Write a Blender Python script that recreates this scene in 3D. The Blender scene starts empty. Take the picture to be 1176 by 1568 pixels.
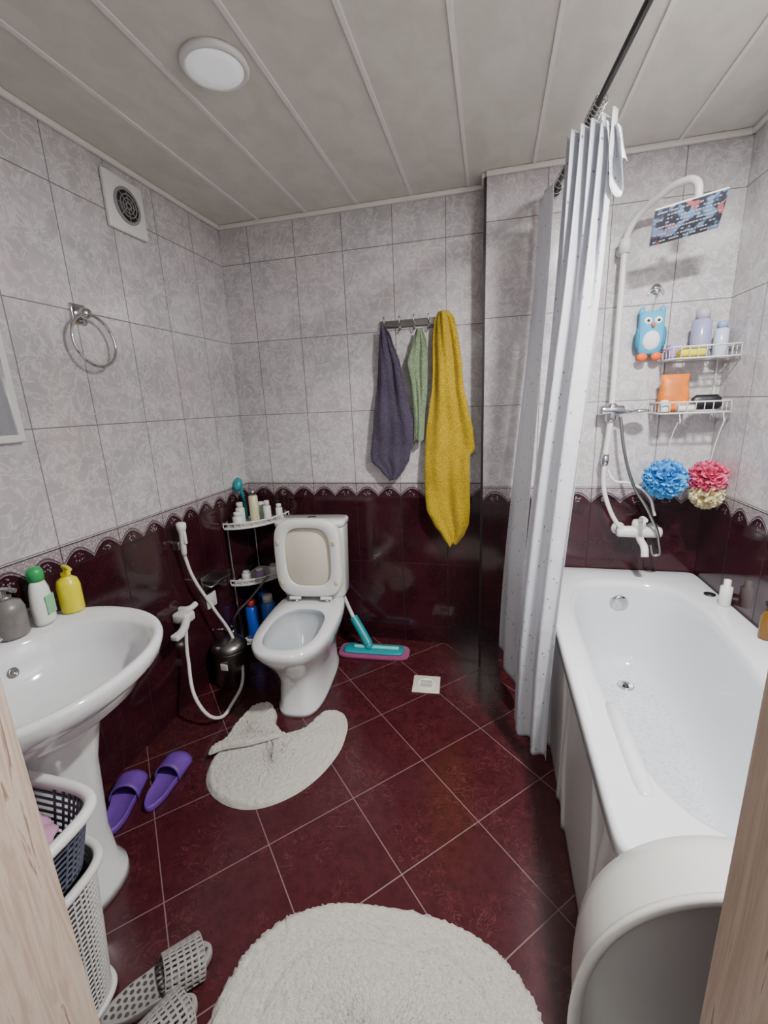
import bpy, bmesh, math, random
from math import sin, cos, pi, radians, sqrt
from mathutils import Vector, Matrix, noise
random.seed(3)
D=bpy.data; C=bpy.context
# ------------------------------------------------ room dimensions (metres)
LW,RW,BW,PW,FW,CH=-1.46,.97,2.39,2.27,.30,2.40
PX=-.04   # left edge of projecting wall section
# ================================================= helpers
def link(o,parent=None):
    C.scene.collection.objects.link(o)
    if parent: o.parent=parent
    return o
def empty(name,loc=(0,0,0),rotz=0):
    e=D.objects.new(name,None); e.empty_display_size=.05
    e.location=loc; e.rotation_euler=(0,0,rotz)
    C.scene.collection.objects.link(e); return e
def mesh(name,verts,faces,mat=None,parent=None,smooth=True,loc=None,rot=None):
    me=D.meshes.new(name); me.from_pydata([tuple(v) for v in verts],[],faces)
    bm=bmesh.new(); bm.from_mesh(me); bmesh.ops.recalc_face_normals(bm,faces=bm.faces); bm.to_mesh(me); bm.free()
    if mat: me.materials.append(mat)
    for p in me.polygons: p.use_smooth=smooth
    o=D.objects.new(name,me)
    if loc: o.location=loc
    if rot: o.rotation_euler=rot
    return link(o,parent)
def bevel(o,w,seg=3):
    m=o.modifiers.new('bev','BEVEL'); m.width=w; m.segments=seg; m.limit_method='ANGLE'; m.angle_limit=radians(40); return o
def solid(o,t,off=0):
    m=o.modifiers.new('sol','SOLIDIFY'); m.thickness=t; m.offset=off; return o
BF=[(0,1,3,2),(4,6,7,5),(0,4,5,1),(2,3,7,6),(0,2,6,4),(1,5,7,3)]
def box(name,x,y,z,mat,parent=None,bev=0,loc=None,rot=None):
    v=[(a,b,c) for a in x for b in y for c in z]
    o=mesh(name,v,BF,mat,parent,smooth=bev>0,loc=loc,rot=rot)
    if bev: bevel(o,bev)
    return o
def boxes(name,lst,mat,parent=None):
    V=[];F=[]
    for x,y,z in lst:
        n=len(V); V+=[(a,b,c) for a in x for b in y for c in z]; F+=[tuple(i+n for i in f) for f in BF]
    return mesh(name,V,F,mat,parent,smooth=False)
def loft(name,rings,mat,parent=None,cap0=True,cap1=True,smooth=True,loc=None,rot=None,close=True,loop=False):
    n=len(rings[0]); V=[p for r in rings for p in r]; F=[]
    R=len(rings)
    for i in range(R if loop else R-1):
        a=i*n; b=((i+1)%R)*n
        for j in range(n if close else n-1):
            k=(j+1)%n; F.append((a+j,a+k,b+k,b+j))
    if not loop:
        if cap0: F.append(tuple(range(n-1,-1,-1)))
        if cap1: F.append(tuple(range((R-1)*n,R*n)))
    return mesh(name,V,F,mat,parent,smooth,loc,rot)
def sring(cx,cy,z,a,b,n=2.0,seg=64,clampx=None):
    r=[]
    for i in range(seg):
        t=2*pi*i/seg; c,s=cos(t),sin(t)
        x=cx+a*math.copysign(abs(c)**(2/n),c); y=cy+b*math.copysign(abs(s)**(2/n),s)
        if clampx is not None: x=max(x,clampx)
        r.append((x,y,z))
    return r
def lathe(name,prof,loc,mat,parent=None,seg=32,rot=None,sx=1,sy=1):
    return loft(name,[[(r*sx*cos(2*pi*i/seg),r*sy*sin(2*pi*i/seg),z) for i in range(seg)] for r,z in prof],mat,parent,loc=loc,rot=rot)
def tube(name,pts,r,mat,parent=None,cyc=False,smooth=True,res=6,loc=None):
    cu=D.curves.new(name,'CURVE'); cu.dimensions='3D'; cu.bevel_depth=r; cu.bevel_resolution=res; cu.use_fill_caps=True
    if smooth:
        s=cu.splines.new('BEZIER'); s.bezier_points.add(len(pts)-1)
        for b,p in zip(s.bezier_points,pts): b.co=p; b.handle_left_type=b.handle_right_type='AUTO'
        s.resolution_u=10
    else:
        s=cu.splines.new('POLY'); s.points.add(len(pts)-1)
        for b,p in zip(s.points,pts): b.co=(*p,1)
    s.use_cyclic_u=cyc
    o=D.objects.new(name,cu); C.scene.collection.objects.link(o)
    dg=C.evaluated_depsgraph_get(); me=D.meshes.new_from_object(o.evaluated_get(dg))
    D.objects.remove(o); me.materials.clear(); me.materials.append(mat)
    for p in me.polygons: p.use_smooth=True
    o=D.objects.new(name,me)
    if loc: o.location=loc
    return link(o,parent)
def join_tubes(name,specs,mat,parent=None):
    bm=bmesh.new()
    for pts,r,cyc,sm in specs:
        o=tube('t',pts,r,mat,None,cyc,sm,res=3); bm.from_mesh(o.data); me=o.data; D.objects.remove(o); D.meshes.remove(me)
    me=D.meshes.new(name); bm.to_mesh(me); bm.free(); me.materials.append(mat)
    for p in me.polygons: p.use_smooth=True
    return link(D.objects.new(name,me),parent)
def sheet(name,fn,nu,nv,mat,parent=None,thick=0,uv=None):
    V=[fn(i/nu,j/nv) for j in range(nv+1) for i in range(nu+1)]
    F=[(j*(nu+1)+i,j*(nu+1)+i+1,(j+1)*(nu+1)+i+1,(j+1)*(nu+1)+i) for j in range(nv) for i in range(nu)]
    o=mesh(name,V,F,mat,parent)
    if uv:
        l=o.data.uv_layers.new(name='UVMap')
        for p in o.data.polygons:
            for li in p.loop_indices:
                vi=o.data.loops[li].vertex_index; j,i=divmod(vi,nu+1); l.data[li].uv=(i/nu*uv[0],j/nv*uv[1])
    if thick: solid(o,thick)
    return o
def perforate(o,th=.3,faces=None,solidt=.004):
    bm=bmesh.new(); bm.from_mesh(o.data)
    fs=[f for f in bm.faces if len(f.verts)==4 and (faces is None or faces(f))]
    th_=sum(min(e.calc_length() for e in f.edges) for f in fs)/len(fs)*th
    bmesh.ops.inset_individual(bm,faces=fs,thickness=th_)
    bmesh.ops.delete(bm,geom=fs,context='FACES')
    bm.to_mesh(o.data); bm.free(); solid(o,solidt); return o
def interp(tab,z):
    tab=sorted(tab)
    if z<=tab[0][0]: return tab[0][1:]
    for a,b in zip(tab,tab[1:]):
        if z<=b[0]:
            t=(z-a[0])/(b[0]-a[0]); t=t*t*(3-2*t)*.5+t*.5
            return tuple(a[i]+(b[i]-a[i])*t for i in range(1,len(a)))
    return tab[-1][1:]
def clamp_(x,a,b): return max(a,min(b,x))
def ss(t): t=clamp_(t,0,1); return t*t*(3-2*t)
# ================================================= materials
def srgb(c):
    return tuple(((x/255)/12.92 if x/255<=.04045 else ((x/255+.055)/1.055)**2.4) for x in c)+(1,)
class N:
    def __init__(s,name):
        s.m=D.materials.new(name); s.m.use_nodes=True; s.t=s.m.node_tree
        s.b=s.t.nodes['Principled BSDF']; s.out=s.t.nodes['Material Output']
    def n(s,ty,**k):
        x=s.t.nodes.new(ty)
        for a,b in k.items(): setattr(x,a,b)
        return x
    def l(s,a,b): s.t.links.new(a,b)
    def math(s,op,a,b=None,c=None,clamp=False):
        x=s.n('ShaderNodeMath',operation=op); x.use_clamp=clamp
        for i,v in enumerate((a,b,c)):
            if v is None: continue
            if isinstance(v,(int,float)): x.inputs[i].default_value=v
            else: s.l(v,x.inputs[i])
        return x.outputs[0]
    def mix(s,f,a,b):
        x=s.n('ShaderNodeMix',data_type='RGBA')
        for i,v in ((0,f),(6,a),(7,b)):
            if isinstance(v,(int,float)): x.inputs[i].default_value=v
            elif isinstance(v,tuple): x.inputs[i].default_value=v
            else: s.l(v,x.inputs[i])
        return x.outputs[2]
    def mixf(s,f,a,b):
        x=s.n('ShaderNodeMix',data_type='FLOAT')
        for i,v in ((0,f),(2,a),(3,b)):
            if isinstance(v,(int,float)): x.inputs[i].default_value=v
            else: s.l(v,x.inputs[i])
        return x.outputs[0]
    def obj(s): return s.n('ShaderNodeTexCoord').outputs['Object']
    def noise(s,vec,scale,detail=4,rough=.5,dist=0):
        x=s.n('ShaderNodeTexNoise'); x.inputs['Scale'].default_value=scale; x.inputs['Detail'].default_value=detail
        x.inputs['Roughness'].default_value=rough; x.inputs['Distortion'].default_value=dist
        if vec is not None: s.l(vec,x.inputs['Vector'])
        return x.outputs['Fac']
    def sm(s,v,lo,hi):
        x=s.n('ShaderNodeMapRange',interpolation_type='SMOOTHSTEP'); s.l(v,x.inputs[0])
        x.inputs[1].default_value=lo; x.inputs[2].default_value=hi; return x.outputs[0]
    def bump(s,h,st=.2,d=.01):
        x=s.n('ShaderNodeBump'); x.inputs['Strength'].default_value=st; x.inputs['Distance'].default_value=d
        s.l(h,x.inputs['Height']); s.l(x.outputs[0],s.b.inputs['Normal'])
def mat(name,col,rough=.4,metal=0,coat=0,var=0,vs=20,bump=0,bs=60,trans=0,sheen=0):
    m=N(name); b=m.b
    c=srgb(col); b.inputs['Base Color'].default_value=c
    b.inputs['Roughness'].default_value=rough; b.inputs['Metallic'].default_value=metal
    b.inputs['Coat Weight'].default_value=coat; b.inputs['Transmission Weight'].default_value=trans
    b.inputs['Sheen Weight'].default_value=sheen
    o=m.obj()
    if var:
        f=m.noise(o,vs,5)
        m.l(m.mix(m.sm(f,.3,.7),tuple(x*(1-var) for x in c[:3])+(1,),tuple(min(1,x*(1+var)) for x in c[:3])+(1,)),b.inputs['Base Color'])
    else:
        f=m.noise(o,30,3); m.l(m.mixf(f,max(0,rough-.04),rough+.04),b.inputs['Roughness'])
    if bump: m.bump(m.noise(o,bs,6,.6),bump,.004)
    return m.m
def wall_mat(name,ax,off,w):
    m=N(name); o=m.obj(); sp=m.n('ShaderNodeSeparateXYZ'); m.l(o,sp.inputs[0])
    u=sp.outputs[ax]; z=sp.outputs[2]
    g=.0016
    def line(v,o_,per,gg=g):
        f=m.math('FRACT',m.math('DIVIDE',m.math('SUBTRACT',v,o_),per))
        d=m.math('ABSOLUTE',m.math('SUBTRACT',f,.5))
        return m.sm(d,.5-gg*1.6/per,.5-gg*.7/per)
    gv=line(u,off,w)
    up=m.math('GREATER_THAN',z,.99); lo=m.math('LESS_THAN',z,.91)
    gh_up=line(z,.995,.403); gh_lo=line(z,.91,.40)
    gh=m.math('MAXIMUM',m.math('MULTIPLY',gh_up,up),m.math('MULTIPLY',gh_lo,lo))
    n1=m.noise(o,18,5,.58,.9); n2=m.noise(o,3.0,3,.5)
    vein=m.math('SUBTRACT',1,m.sm(m.math('ABSOLUTE',m.math('SUBTRACT',n1,.5)),0,.05))
    patch=m.sm(m.noise(o,10,5,.6,.6),.38,.64)
    base=m.mix(patch,srgb((174,170,172)),srgb((190,187,188)))
    base=m.mix(m.math('MULTIPLY',m.sm(n2,.45,.75),.4),base,srgb((198,180,184)))
    light=m.mix(m.math('MULTIPLY',vein,.48),base,srgb((222,220,221)))
    light=m.mix(m.math('MAXIMUM',gv,gh),light,srgb((110,104,108)))
    d1=m.noise(o,11,6,.65,2.0)
    dv=m.math('SUBTRACT',1,m.sm(m.math('ABSOLUTE',m.math('SUBTRACT',d1,.5)),0,.02))
    db=m.mix(m.sm(m.noise(o,6,4),.3,.7),srgb((38,14,21)),srgb((54,21,30)))
    dark=m.mix(m.math('MULTIPLY',dv,.18),db,srgb((100,48,58)))
    dark=m.mix(m.math('MAXIMUM',gv,gh),dark,srgb((22,11,14)))
    h=m.math('DIVIDE',m.math('SUBTRACT',z,.91),.08)
    p=m.math('FRACT',m.math('DIVIDE',m.math('SUBTRACT',u,off),w/2))
    arch=m.math('MULTIPLY',m.math('ABSOLUTE',m.math('SINE',m.math('MULTIPLY',p,pi))),.55)
    dd=m.math('SUBTRACT',h,arch)
    belowa=m.sm(dd,.10,.04)
    band=m.math('SUBTRACT',1,m.sm(m.math('ABSOLUTE',m.math('SUBTRACT',dd,.16)),.03,.07))
    vor=m.n('ShaderNodeTexVoronoi',feature='F1'); vor.inputs['Scale'].default_value=110; m.l(o,vor.inputs['Vector'])
    dots=m.sm(vor.outputs['Distance'],.30,.42)
    p2=m.math('ABSOLUTE',m.math('SUBTRACT',p,.5))
    flo=m.sm(m.math('ADD',m.math('POWER',m.math('MULTIPLY',p2,5.5),2),m.math('POWER',m.math('MULTIPLY',m.math('SUBTRACT',h,.28),4.2),2)),1.0,.6)
    bc=m.mix(m.math('MULTIPLY',dots,.5),srgb((182,174,178)),srgb((82,60,70)))
    bc=m.mix(belowa,bc,srgb((52,24,32)))
    bc=m.mix(m.math('MULTIPLY',m.math('MULTIPLY',flo,m.math('SUBTRACT',1,dots)),.55),bc,srgb((180,170,174)))
    bc=m.mix(m.math('MULTIPLY',band,.8),bc,srgb((66,42,50)))
    edge=m.math('MAXIMUM',m.sm(h,.94,.97),m.sm(h,.05,.03))
    bc=m.mix(edge,bc,srgb((45,24,30)))
    bc=m.mix(gv,bc,srgb((50,30,38)))
    c=m.mix(up,bc,light); c=m.mix(lo,c,dark)
    m.l(c,m.b.inputs['Base Color'])
    gg=m.math('MAXIMUM',gv,gh)
    m.l(m.mixf(gg,m.mixf(lo,.15,.10),.7),m.b.inputs['Roughness'])
    wob=m.noise(o,5,2)
    m.bump(m.math('SUBTRACT',m.math('MULTIPLY',wob,.25),gg),.25,.003)
    return m.m
def floor_mat():
    m=N('floor_tile'); o=m.obj(); sp=m.n('ShaderNodeSeparateXYZ'); m.l(o,sp.inputs[0])
    x,y=sp.outputs[0],sp.outputs[1]
    u=m.math('MULTIPLY',m.math('ADD',x,y),.70711); v=m.math('MULTIPLY',m.math('SUBTRACT',y,x),.70711)
    def line(q,o_,per,g=.0015):
        f=m.math('FRACT',m.math('DIVIDE',m.math('SUBTRACT',q,o_),per))
        return m.sm(m.math('ABSOLUTE',m.math('SUBTRACT',f,.5)),.5-g*1.5/per,.5-g*.6/per)
    g=m.math('MAXIMUM',line(u,.545,.322),line(v,.895,.327))
    d1=m.noise(o,13,6,.6,2.5); vein=m.math('SUBTRACT',1,m.sm(m.math('ABSOLUTE',m.math('SUBTRACT',d1,.5)),0,.018))
    msk=m.sm(m.noise(o,5,3),.42,.6)
    base=m.mix(m.sm(m.noise(o,25,5,.7),.3,.7),srgb((54,19,24)),srgb((70,27,32)))
    c=m.mix(m.math('MULTIPLY',m.math('MULTIPLY',vein,msk),.45),base,srgb((126,72,72)))
    c=m.mix(m.math('MULTIPLY',g,.75),c,srgb((132,104,106)))
    m.l(c,m.b.inputs['Base Color']); m.l(m.mixf(g,.20,.7),m.b.inputs['Roughness'])
    m.bump(m.math('SUBTRACT',m.math('MULTIPLY',m.noise(o,40,3),.15),g),.3,.002)
    return m.m
def ceil_mat():
    m=N('ceiling_panel'); o=m.obj()
    mp=m.n('ShaderNodeMapping'); mp.inputs['Scale'].default_value=(1.6,1,1); m.l(o,mp.inputs[0])
    n=m.noise(mp.outputs[0],7,6,.6,.4)
    c=m.mix(m.sm(n,.3,.7),srgb((202,199,188)),srgb((213,210,200)))
    m.l(c,m.b.inputs['Base Color']); m.b.inputs['Roughness'].default_value=.32
    return m.m
def wood_mat():
    m=N('door_wood'); o=m.obj(); mp=m.n('ShaderNodeMapping'); mp.inputs['Scale'].default_value=(26,26,1.6); m.l(o,mp.inputs[0])
    n=m.noise(mp.outputs[0],3,7,.65,1.2)
    c=m.mix(m.sm(n,.35,.68),srgb((168,146,130)),srgb((194,176,160)))
    c=m.mix(m.sm(n,.60,.68),c,srgb((132,104,90)))
    m.l(c,m.b.inputs['Base Color']); m.b.inputs['Roughness'].default_value=.5; m.bump(n,.2,.002); return m.m
def curtain_mat(name='curtain_fabric',dotc=(140,148,162),sc_=30,lo=.17,hi=.12,tr=.48):
    m=N(name); uv=m.n('ShaderNodeTexCoord').outputs['UV']
    v=m.n('ShaderNodeTexVoronoi',feature='F1'); v.inputs['Scale'].default_value=sc_; v.inputs['Randomness'].default_value=.8; m.l(uv,v.inputs['Vector'])
    d=m.sm(v.outputs['Distance'],lo,hi)
    c=m.mix(d,srgb((232,234,239)),srgb(dotc))
    m.l(c,m.b.inputs['Base Color']); m.b.inputs['Roughness'].default_value=.3
    t=m.n('ShaderNodeBsdfTranslucent'); m.l(c,t.inputs[0])
    mx=m.n('ShaderNodeMixShader'); mx.inputs[0].default_value=tr
    m.l(m.b.outputs[0],mx.inputs[1]); m.l(t.outputs[0],mx.inputs[2]); m.l(mx.outputs[0],m.out.inputs[0])
    m.bump(m.noise(m.obj(),13,5),.5,.016)
    return m.m
def tub_mat():
    m=N('tub_acrylic'); o=m.obj(); sp=m.n('ShaderNodeSeparateXYZ'); m.l(o,sp.inputs[0])
    msk=m.sm(sp.outputs[2],.186,.176)
    v=m.n('ShaderNodeTexVoronoi',feature='F1'); v.inputs['Scale'].default_value=70; m.l(o,v.inputs['Vector'])
    d=m.math('MULTIPLY',m.sm(v.outputs['Distance'],.45,.25),msk)
    m.l(m.mix(m.math('MULTIPLY',d,.3),srgb((212,215,220)),srgb((172,178,186))),m.b.inputs['Base Color'])
    m.b.inputs['Roughness'].default_value=.14; m.b.inputs['Coat Weight'].default_value=.3
    m.bump(d,.5,.003); return m.m
def fuzzy(name,col,s=220):
    m=N(name); o=m.obj(); c=srgb(col)
    n=m.noise(o,s,4,.7); n2=m.noise(o,14,3)
    a=m.mix(m.sm(n,.3,.6),tuple(x*.66 for x in c[:3])+(1,),c)
    m.l(m.mix(m.math('MULTIPLY',m.sm(n2,.35,.65),.15),a,tuple(x*.85 for x in c[:3])+(1,)),m.b.inputs['Base Color'])
    m.b.inputs['Roughness'].default_value=.95; m.b.inputs['Sheen Weight'].default_value=.2
    m.bump(n,.8,.006); return m.m
def knit(name,col):
    m=N(name); o=m.obj(); c=srgb(col); v=m.n('ShaderNodeTexVoronoi'); v.inputs['Scale'].default_value=170; m.l(o,v.inputs['Vector'])
    k=m.mix(m.sm(v.outputs['Distance'],.2,.7),c,tuple(x*.62 for x in c[:3])+(1,))
    k=m.mix(m.math('MULTIPLY',m.sm(m.noise(o,9,4),.4,.65),.3),k,tuple(x*.6 for x in c[:3])+(1,))
    m.l(k,m.b.inputs['Base Color'])
    m.b.inputs['Roughness'].default_value=1; m.b.inputs['Sheen Weight'].default_value=.15; m.b.inputs['Specular IOR Level'].default_value=.1
    m.bump(m.math('ADD',v.outputs['Distance'],m.math('MULTIPLY',m.noise(o,14,3),2.5)),.6,.006); return m.m
def emis(name,col,st):
    m=N(name); m.b.inputs['Base Color'].default_value=srgb(col); m.b.inputs['Emission Color'].default_value=srgb(col); m.b.inputs['Emission Strength'].default_value=st; m.b.inputs['Roughness'].default_value=.4
    return m.m
cer=mat('white_ceramic',(214,215,217),.08,coat=.4)
cerin=mat('bowl_shaded_ceramic',(182,188,193),.08,coat=.4)  # white ceramic darkened, interior shade of the bowl put into the colour
acr=tub_mat()
plw=mat('white_plastic',(216,216,214),.35)
plc=mat('cream_plastic',(206,200,184),.4)
chrome=mat('chrome',(200,200,202),.12,metal=1)
steel=mat('brushed_steel',(150,148,146),.3,metal=1)
darkm=mat('dark_rod',(62,60,62),.35,metal=.8)
blk=mat('black_plastic',(25,25,28),.4)
MLW=wall_mat('wall_tile_left',1,2.14,.25); MRW=wall_mat('wall_tile_right',1,2.27,.25)
MBW=wall_mat('wall_tile_back',0,-.23,.265); MPW=wall_mat('wall_tile_pillar',0,-.04,.262)
woodm=wood_mat(); trimw=mat('white_trim',(222,220,213),.4)
# ================================================= room shell
T=.1
box('wall_left',(LW-T,LW),(FW-.12,BW+T),(0,CH+.1),MLW)
box('wall_right',(RW,RW+T),(FW-.12,BW+T),(0,CH+.1),MRW)
box('wall_back',(LW,PX),(BW,BW+T),(0,CH+.1),MBW)
box('wall_back_pillar',(PX,RW),(PW,BW+T),(0,CH+.1),MPW)
boxes('wall_front',[((LW,-.56),(FW-.12,FW),(0,CH)),((.222,RW),(FW-.12,FW),(0,CH)),((-.56,.222),(FW-.12,FW),(2.08,CH))],MBW)
box('floor',(LW-T,RW+T),(-.9,BW+T),(-.1,0),floor_mat())
box('ceiling',(LW-T,RW+T),(FW-.12,BW+T),(CH,CH+.1),ceil_mat())
lines=[-1.21,-.94,-.665,-.39,-.12,.16,.435,.71]
boxes('trim_ceiling_joints',[((x-.007,x+.007),(FW,BW if x<PX else PW),(CH-.005,CH)) for x in lines],trimw)
cv=.018
tr=empty('trim_cornice')
for i,(a,b,c,d) in enumerate([(LW,LW+cv,FW,BW),(LW,PX,BW-cv,BW),(PX,RW,PW-cv,PW),(RW-cv,RW,FW,PW),(PX-cv,PX,PW,BW)]):
    box('cornice_%d'%i,(a,b),(c,d),(CH-.022,CH-.0005),trimw,tr,bev=.005)
box('trim_pillar_edge',(PX-.008,PX+.004),(PW-.006,PW+.006),(0,CH-.022),mat('dark_edge',(34,22,28),.4))
fr=empty('door_frame')
JR=.182
box('jamb_left',(-.56,-.52),(.12,.31),(0,2.08),woodm,fr,bev=.004)
box('jamb_right',(JR,JR+.04),(.12,.31),(0,2.08),woodm,fr,bev=.004)
box('jamb_head',(-.52,JR),(.12,.31),(2.04,2.08),woodm,fr,bev=.004)
box('casing_left',(-.66,-.52),(.10,.12),(0,2.14),woodm,fr,bev=.003)
box('casing_right',(JR,JR+.14),(.10,.12),(0,2.14),woodm,fr,bev=.003)
# ================================================= ceiling lamps
def downlight(name,x,y,on):
    e=empty(name,(x,y,CH))
    lathe('bezel',[(.096,-.001),(.096,-.010),(.088,-.018),(.080,-.016),(.080,-.004)],(0,0,0),plw,e,48)
    lathe('diffuser',[(.079,-.006),(.079,-.0155),(.05,-.017),(.001,-.0175)],(0,0,0),emis('diffuser_'+('on' if on else 'off'),(235,236,238),6 if on else .35),e,48)  # switched-off diffuser is given a faint painted glow to look brighter
downlight('ceiling_downlight',-.79,1.38,False)
downlight('ceiling_downlight',.56,1.0,True)
# ================================================= exhaust fan, towel ring, mirror
f=empty('exhaust_fan',(LW,1.71,2.245))
box('plate',(0.0,.02),(-.1,.1),(-.1,.1),plw,f,bev=.008)
lathe('grille_ring',[(.066,.018),(.066,.026),(.058,.028),(.055,.022)],(0,0,0),mat('grey_plastic',(140,140,140),.4),f,40,rot=(0,radians(90),0))
lathe('grille_dark',[(.054,.0195),(.054,.0265),(.001,.027)],(0,0,0),mat('grille_shadow',(34,34,36),.5),f,40,rot=(0,radians(90),0))
sp=[]
for r in (.013,.027,.041): sp.append(([(.028,r*cos(a),r*sin(a)) for a in [2*pi*k/24 for k in range(24)]],.0022,True,False))
for k in range(8): sp.append(([(.028,.008*cos(k*pi/4),.008*sin(k*pi/4)),(.028,.056*cos(k*pi/4),.056*sin(k*pi/4))],.0018,False,False))
join_tubes('grille_bars',sp,mat('grille_grey',(130,130,130),.4),f)
r_=empty('towel_ring',(LW,1.395,1.79))
box('mount_plate',(0,.012),(-.03,.03),(-.034,.034),chrome,r_,bev=.004)
lathe('mount_post',[(.02,.008),(.02,.04),(.015,.052),(.001,.055)],(0,0,0),chrome,r_,24,rot=(0,radians(90),0))
tube('ring',[(.038+.012*(1-cos(a))*.5,.012+.09*sin(a),-.092+.09*cos(a)) for a in [2*pi*k/24 for k in range(24)]],.0055,chrome,r_,cyc=True)
m_=empty('wall_mirror',(LW,.78,1.72))
box('frame',(0,.022),(-.32,.32),(-.36,.36),plw,m_,bev=.006)
box('glass',(.022,.0245),(-.295,.295),(-.335,.335),mat('mirror_glass',(225,226,226),.03,metal=1),m_)
# ================================================= sink
s=empty('pedestal_sink'); s.location=(0,0,-.015)
cx,cy=-1.172,.752; CL=-1.458
def sr(z,k,n=2.15): return sring(cx-(1-k)*.12,cy,z,.312*k,.328*k,n,96,CL)
def br(z,a,b,c=-1.108): return sring(c,cy,z,a,b,2.2,96)
loft('basin',[sr(.62,.42),sr(.675,.62),sr(.725,.82),sr(.765,.93),sr(.785,.975),sr(.817,1.0),sr(.828,.995),sr(.833,.98),sr(.832,.955),
  br(.828,.222,.272),br(.815,.208,.258),br(.76,.196,.244),br(.71,.174,.216),br(.68,.138,.17),br(.664,.09,.11),br(.66,.03,.03)],cer,s)
box('back_ledge',(-1.459,-1.435),(.50,1.02),(.80,.852),cer,s,bev=.01)
ped=[(.015,.125,.12),(.045,.122,.118),(.085,.10,.10),(.2,.09,.095),(.45,.105,.11),(.56,.125,.135),(.66,.15,.16)]
loft('pedestal',[sring(-1.22,.78,z,a,b,2.4,48) for z,a,b in ped],cer,s)
lathe('drain',[(.030,.0),(.030,.003),(.020,.0035),(.018,.001),(.001,.001)],(-1.112,.752,.661),chrome,s)
lathe('overflow',[(.014,.0),(.014,.004),(.008,.005),(.007,.002),(.001,.002)],(-1.296,.80,.755),steel,s,rot=(0,radians(72),0))
ZS=.818
fa=empty('basin_faucet',(-1.39,.76,ZS))
lathe('body',[(.028,0),(.028,.01),(.024,.02),(.024,.09),(.02,.11),(.001,.115)],(0,0,0),chrome,fa)
tube('spout',[(0,0,.06),(.05,0,.075),(.11,0,.07),(.135,0,.045)],.012,chrome,fa)
tube('lever',[(0,0,.112),(.03,0,.135),(.09,.0,.15)],.007,chrome,fa)
def pump(name,loc,r,h,colm,capm,rz=0,sx=1,sy=1):
    e=empty(name,loc,rz)
    lathe('body',[(r*.9,0),(r,.006),(r,h*.62),(r*.85,h*.78),(r*.4,h*.86),(r*.36,h*.9)],(0,0,0),colm,e,sx=sx,sy=sy)
    lathe('collar',[(r*.42,h*.87),(r*.42,h*.95),(r*.15,h*.96),(r*.15,h*1.08)],(0,0,0),capm,e)
    tube('nozzle',[(-.006,0,h*1.09),(.012,0,h*1.10),(.036,0,h*1.06)],.0065,capm,e)
    return e
pump('soap_dispenser',(-1.35,.862,ZS),.042,.13,mat('grey_ceramic',(112,108,106),.35,var=.2),chrome,.3)
wb=empty('shampoo_bottle',(-1.33,.945,ZS),.3)
lathe('body',[(.03,0),(.034,.01),(.036,.06),(.03,.11),(.024,.13),(.018,.14)],(0,0,0),mat('bottle_white',(212,215,211),.3),wb,sx=.75)
lathe('cap',[(.021,.138),(.022,.165),(.016,.178),(.001,.18)],(0,0,0),mat('cap_green',(40,150,80),.35),wb)
box('label',(.024,.0275),(-.018,.018),(.03,.09),mat('label_green',(120,180,140),.5),wb,bev=.001)
db=empty('mouthwash_bottle',(-1.40,.998,ZS))
lathe('body',[(.026,0),(.029,.006),(.029,.09),(.014,.115),(.012,.125)],(0,0,0),mat('bottle_dark',(35,48,30),.15,coat=.5),db)
lathe('cap',[(.015,.123),(.015,.155),(.001,.157)],(0,0,0),mat('cap_olive',(120,125,40),.4),db)
box('label',(.0275,.030),(-.018,.018),(.02,.07),mat('label_dkgreen',(46,92,50),.5),db,bev=.001)
yel=mat('bottle_yellow',(216,204,24),.3)
pump('yellow_soap_pump',(-1.318,1.028,ZS),.033,.138,yel,yel,-.3)
# ================================================= toilet
t=empty('toilet',(-.925,2.0,0),radians(6))
def tr_(z,yf,yb,hw,n=2.5): return sring(0,(yf+yb)/2,z,hw,(yb-yf)/2,n,72)
loft('bowl',[tr_(0,-.39,.17,.118,3.2),tr_(.02,-.39,.17,.118,3.2),tr_(.035,-.378,.165,.110,3.2),tr_(.16,-.365,.17,.108,3),tr_(.22,-.39,.18,.128,2.8),tr_(.28,-.44,.19,.155),
 tr_(.335,-.49,.20,.176),tr_(.375,-.518,.20,.186,2.7),tr_(.40,-.52,.20,.187,2.8),tr_(.410,-.512,.195,.18,2.8),
 tr_(.413,-.478,-.072,.136,2.7),tr_(.410,-.470,-.080,.128,2.7)],cer,t,cap1=False)
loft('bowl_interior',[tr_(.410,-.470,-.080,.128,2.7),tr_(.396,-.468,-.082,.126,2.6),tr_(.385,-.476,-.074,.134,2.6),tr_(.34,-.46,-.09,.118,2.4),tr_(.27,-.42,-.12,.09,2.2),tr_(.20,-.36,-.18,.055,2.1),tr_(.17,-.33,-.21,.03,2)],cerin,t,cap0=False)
lathe('water',[(.048,.0),(.048,.001)],(0,-.27,.21),mat('water',(140,156,164),.02),t,sy=1.6)
loft('tank',[sring(0,.125,z,a,b,6,48) for z,a,b in [(.405,.165,.07),(.43,.175,.075),(.80,.188,.078),(.812,.188,.078)]],cer,t)
loft('tank_lid',[sring(0,.124,z,a,b,6,48) for z,a,b in [(.813,.185,.076),(.816,.194,.083),(.838,.194,.083),(.846,.188,.077)]],cer,t)
lathe('flush_button',[(.024,0),(.024,.005),(.001,.006)],(0,.13,.846),chrome,t)
st=[]
for z,d in ((0,.004),(.004,0),(.016,0),(.02,.004)):
    st.append(sring(0,-.225,z,.178-d,.212-d,4.2,64))
for z,d in ((.02,.004),(.016,0),(.004,0),(0,.004)):
    st.append(sring(0,-.232,z,.122+d,.160+d,3.6,64))
hp=(0,-.008,.432); hr=(radians(-91),0,0)
loft('seat_ring',st,plw,t,loop=True,loc=hp,rot=hr)
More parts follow.
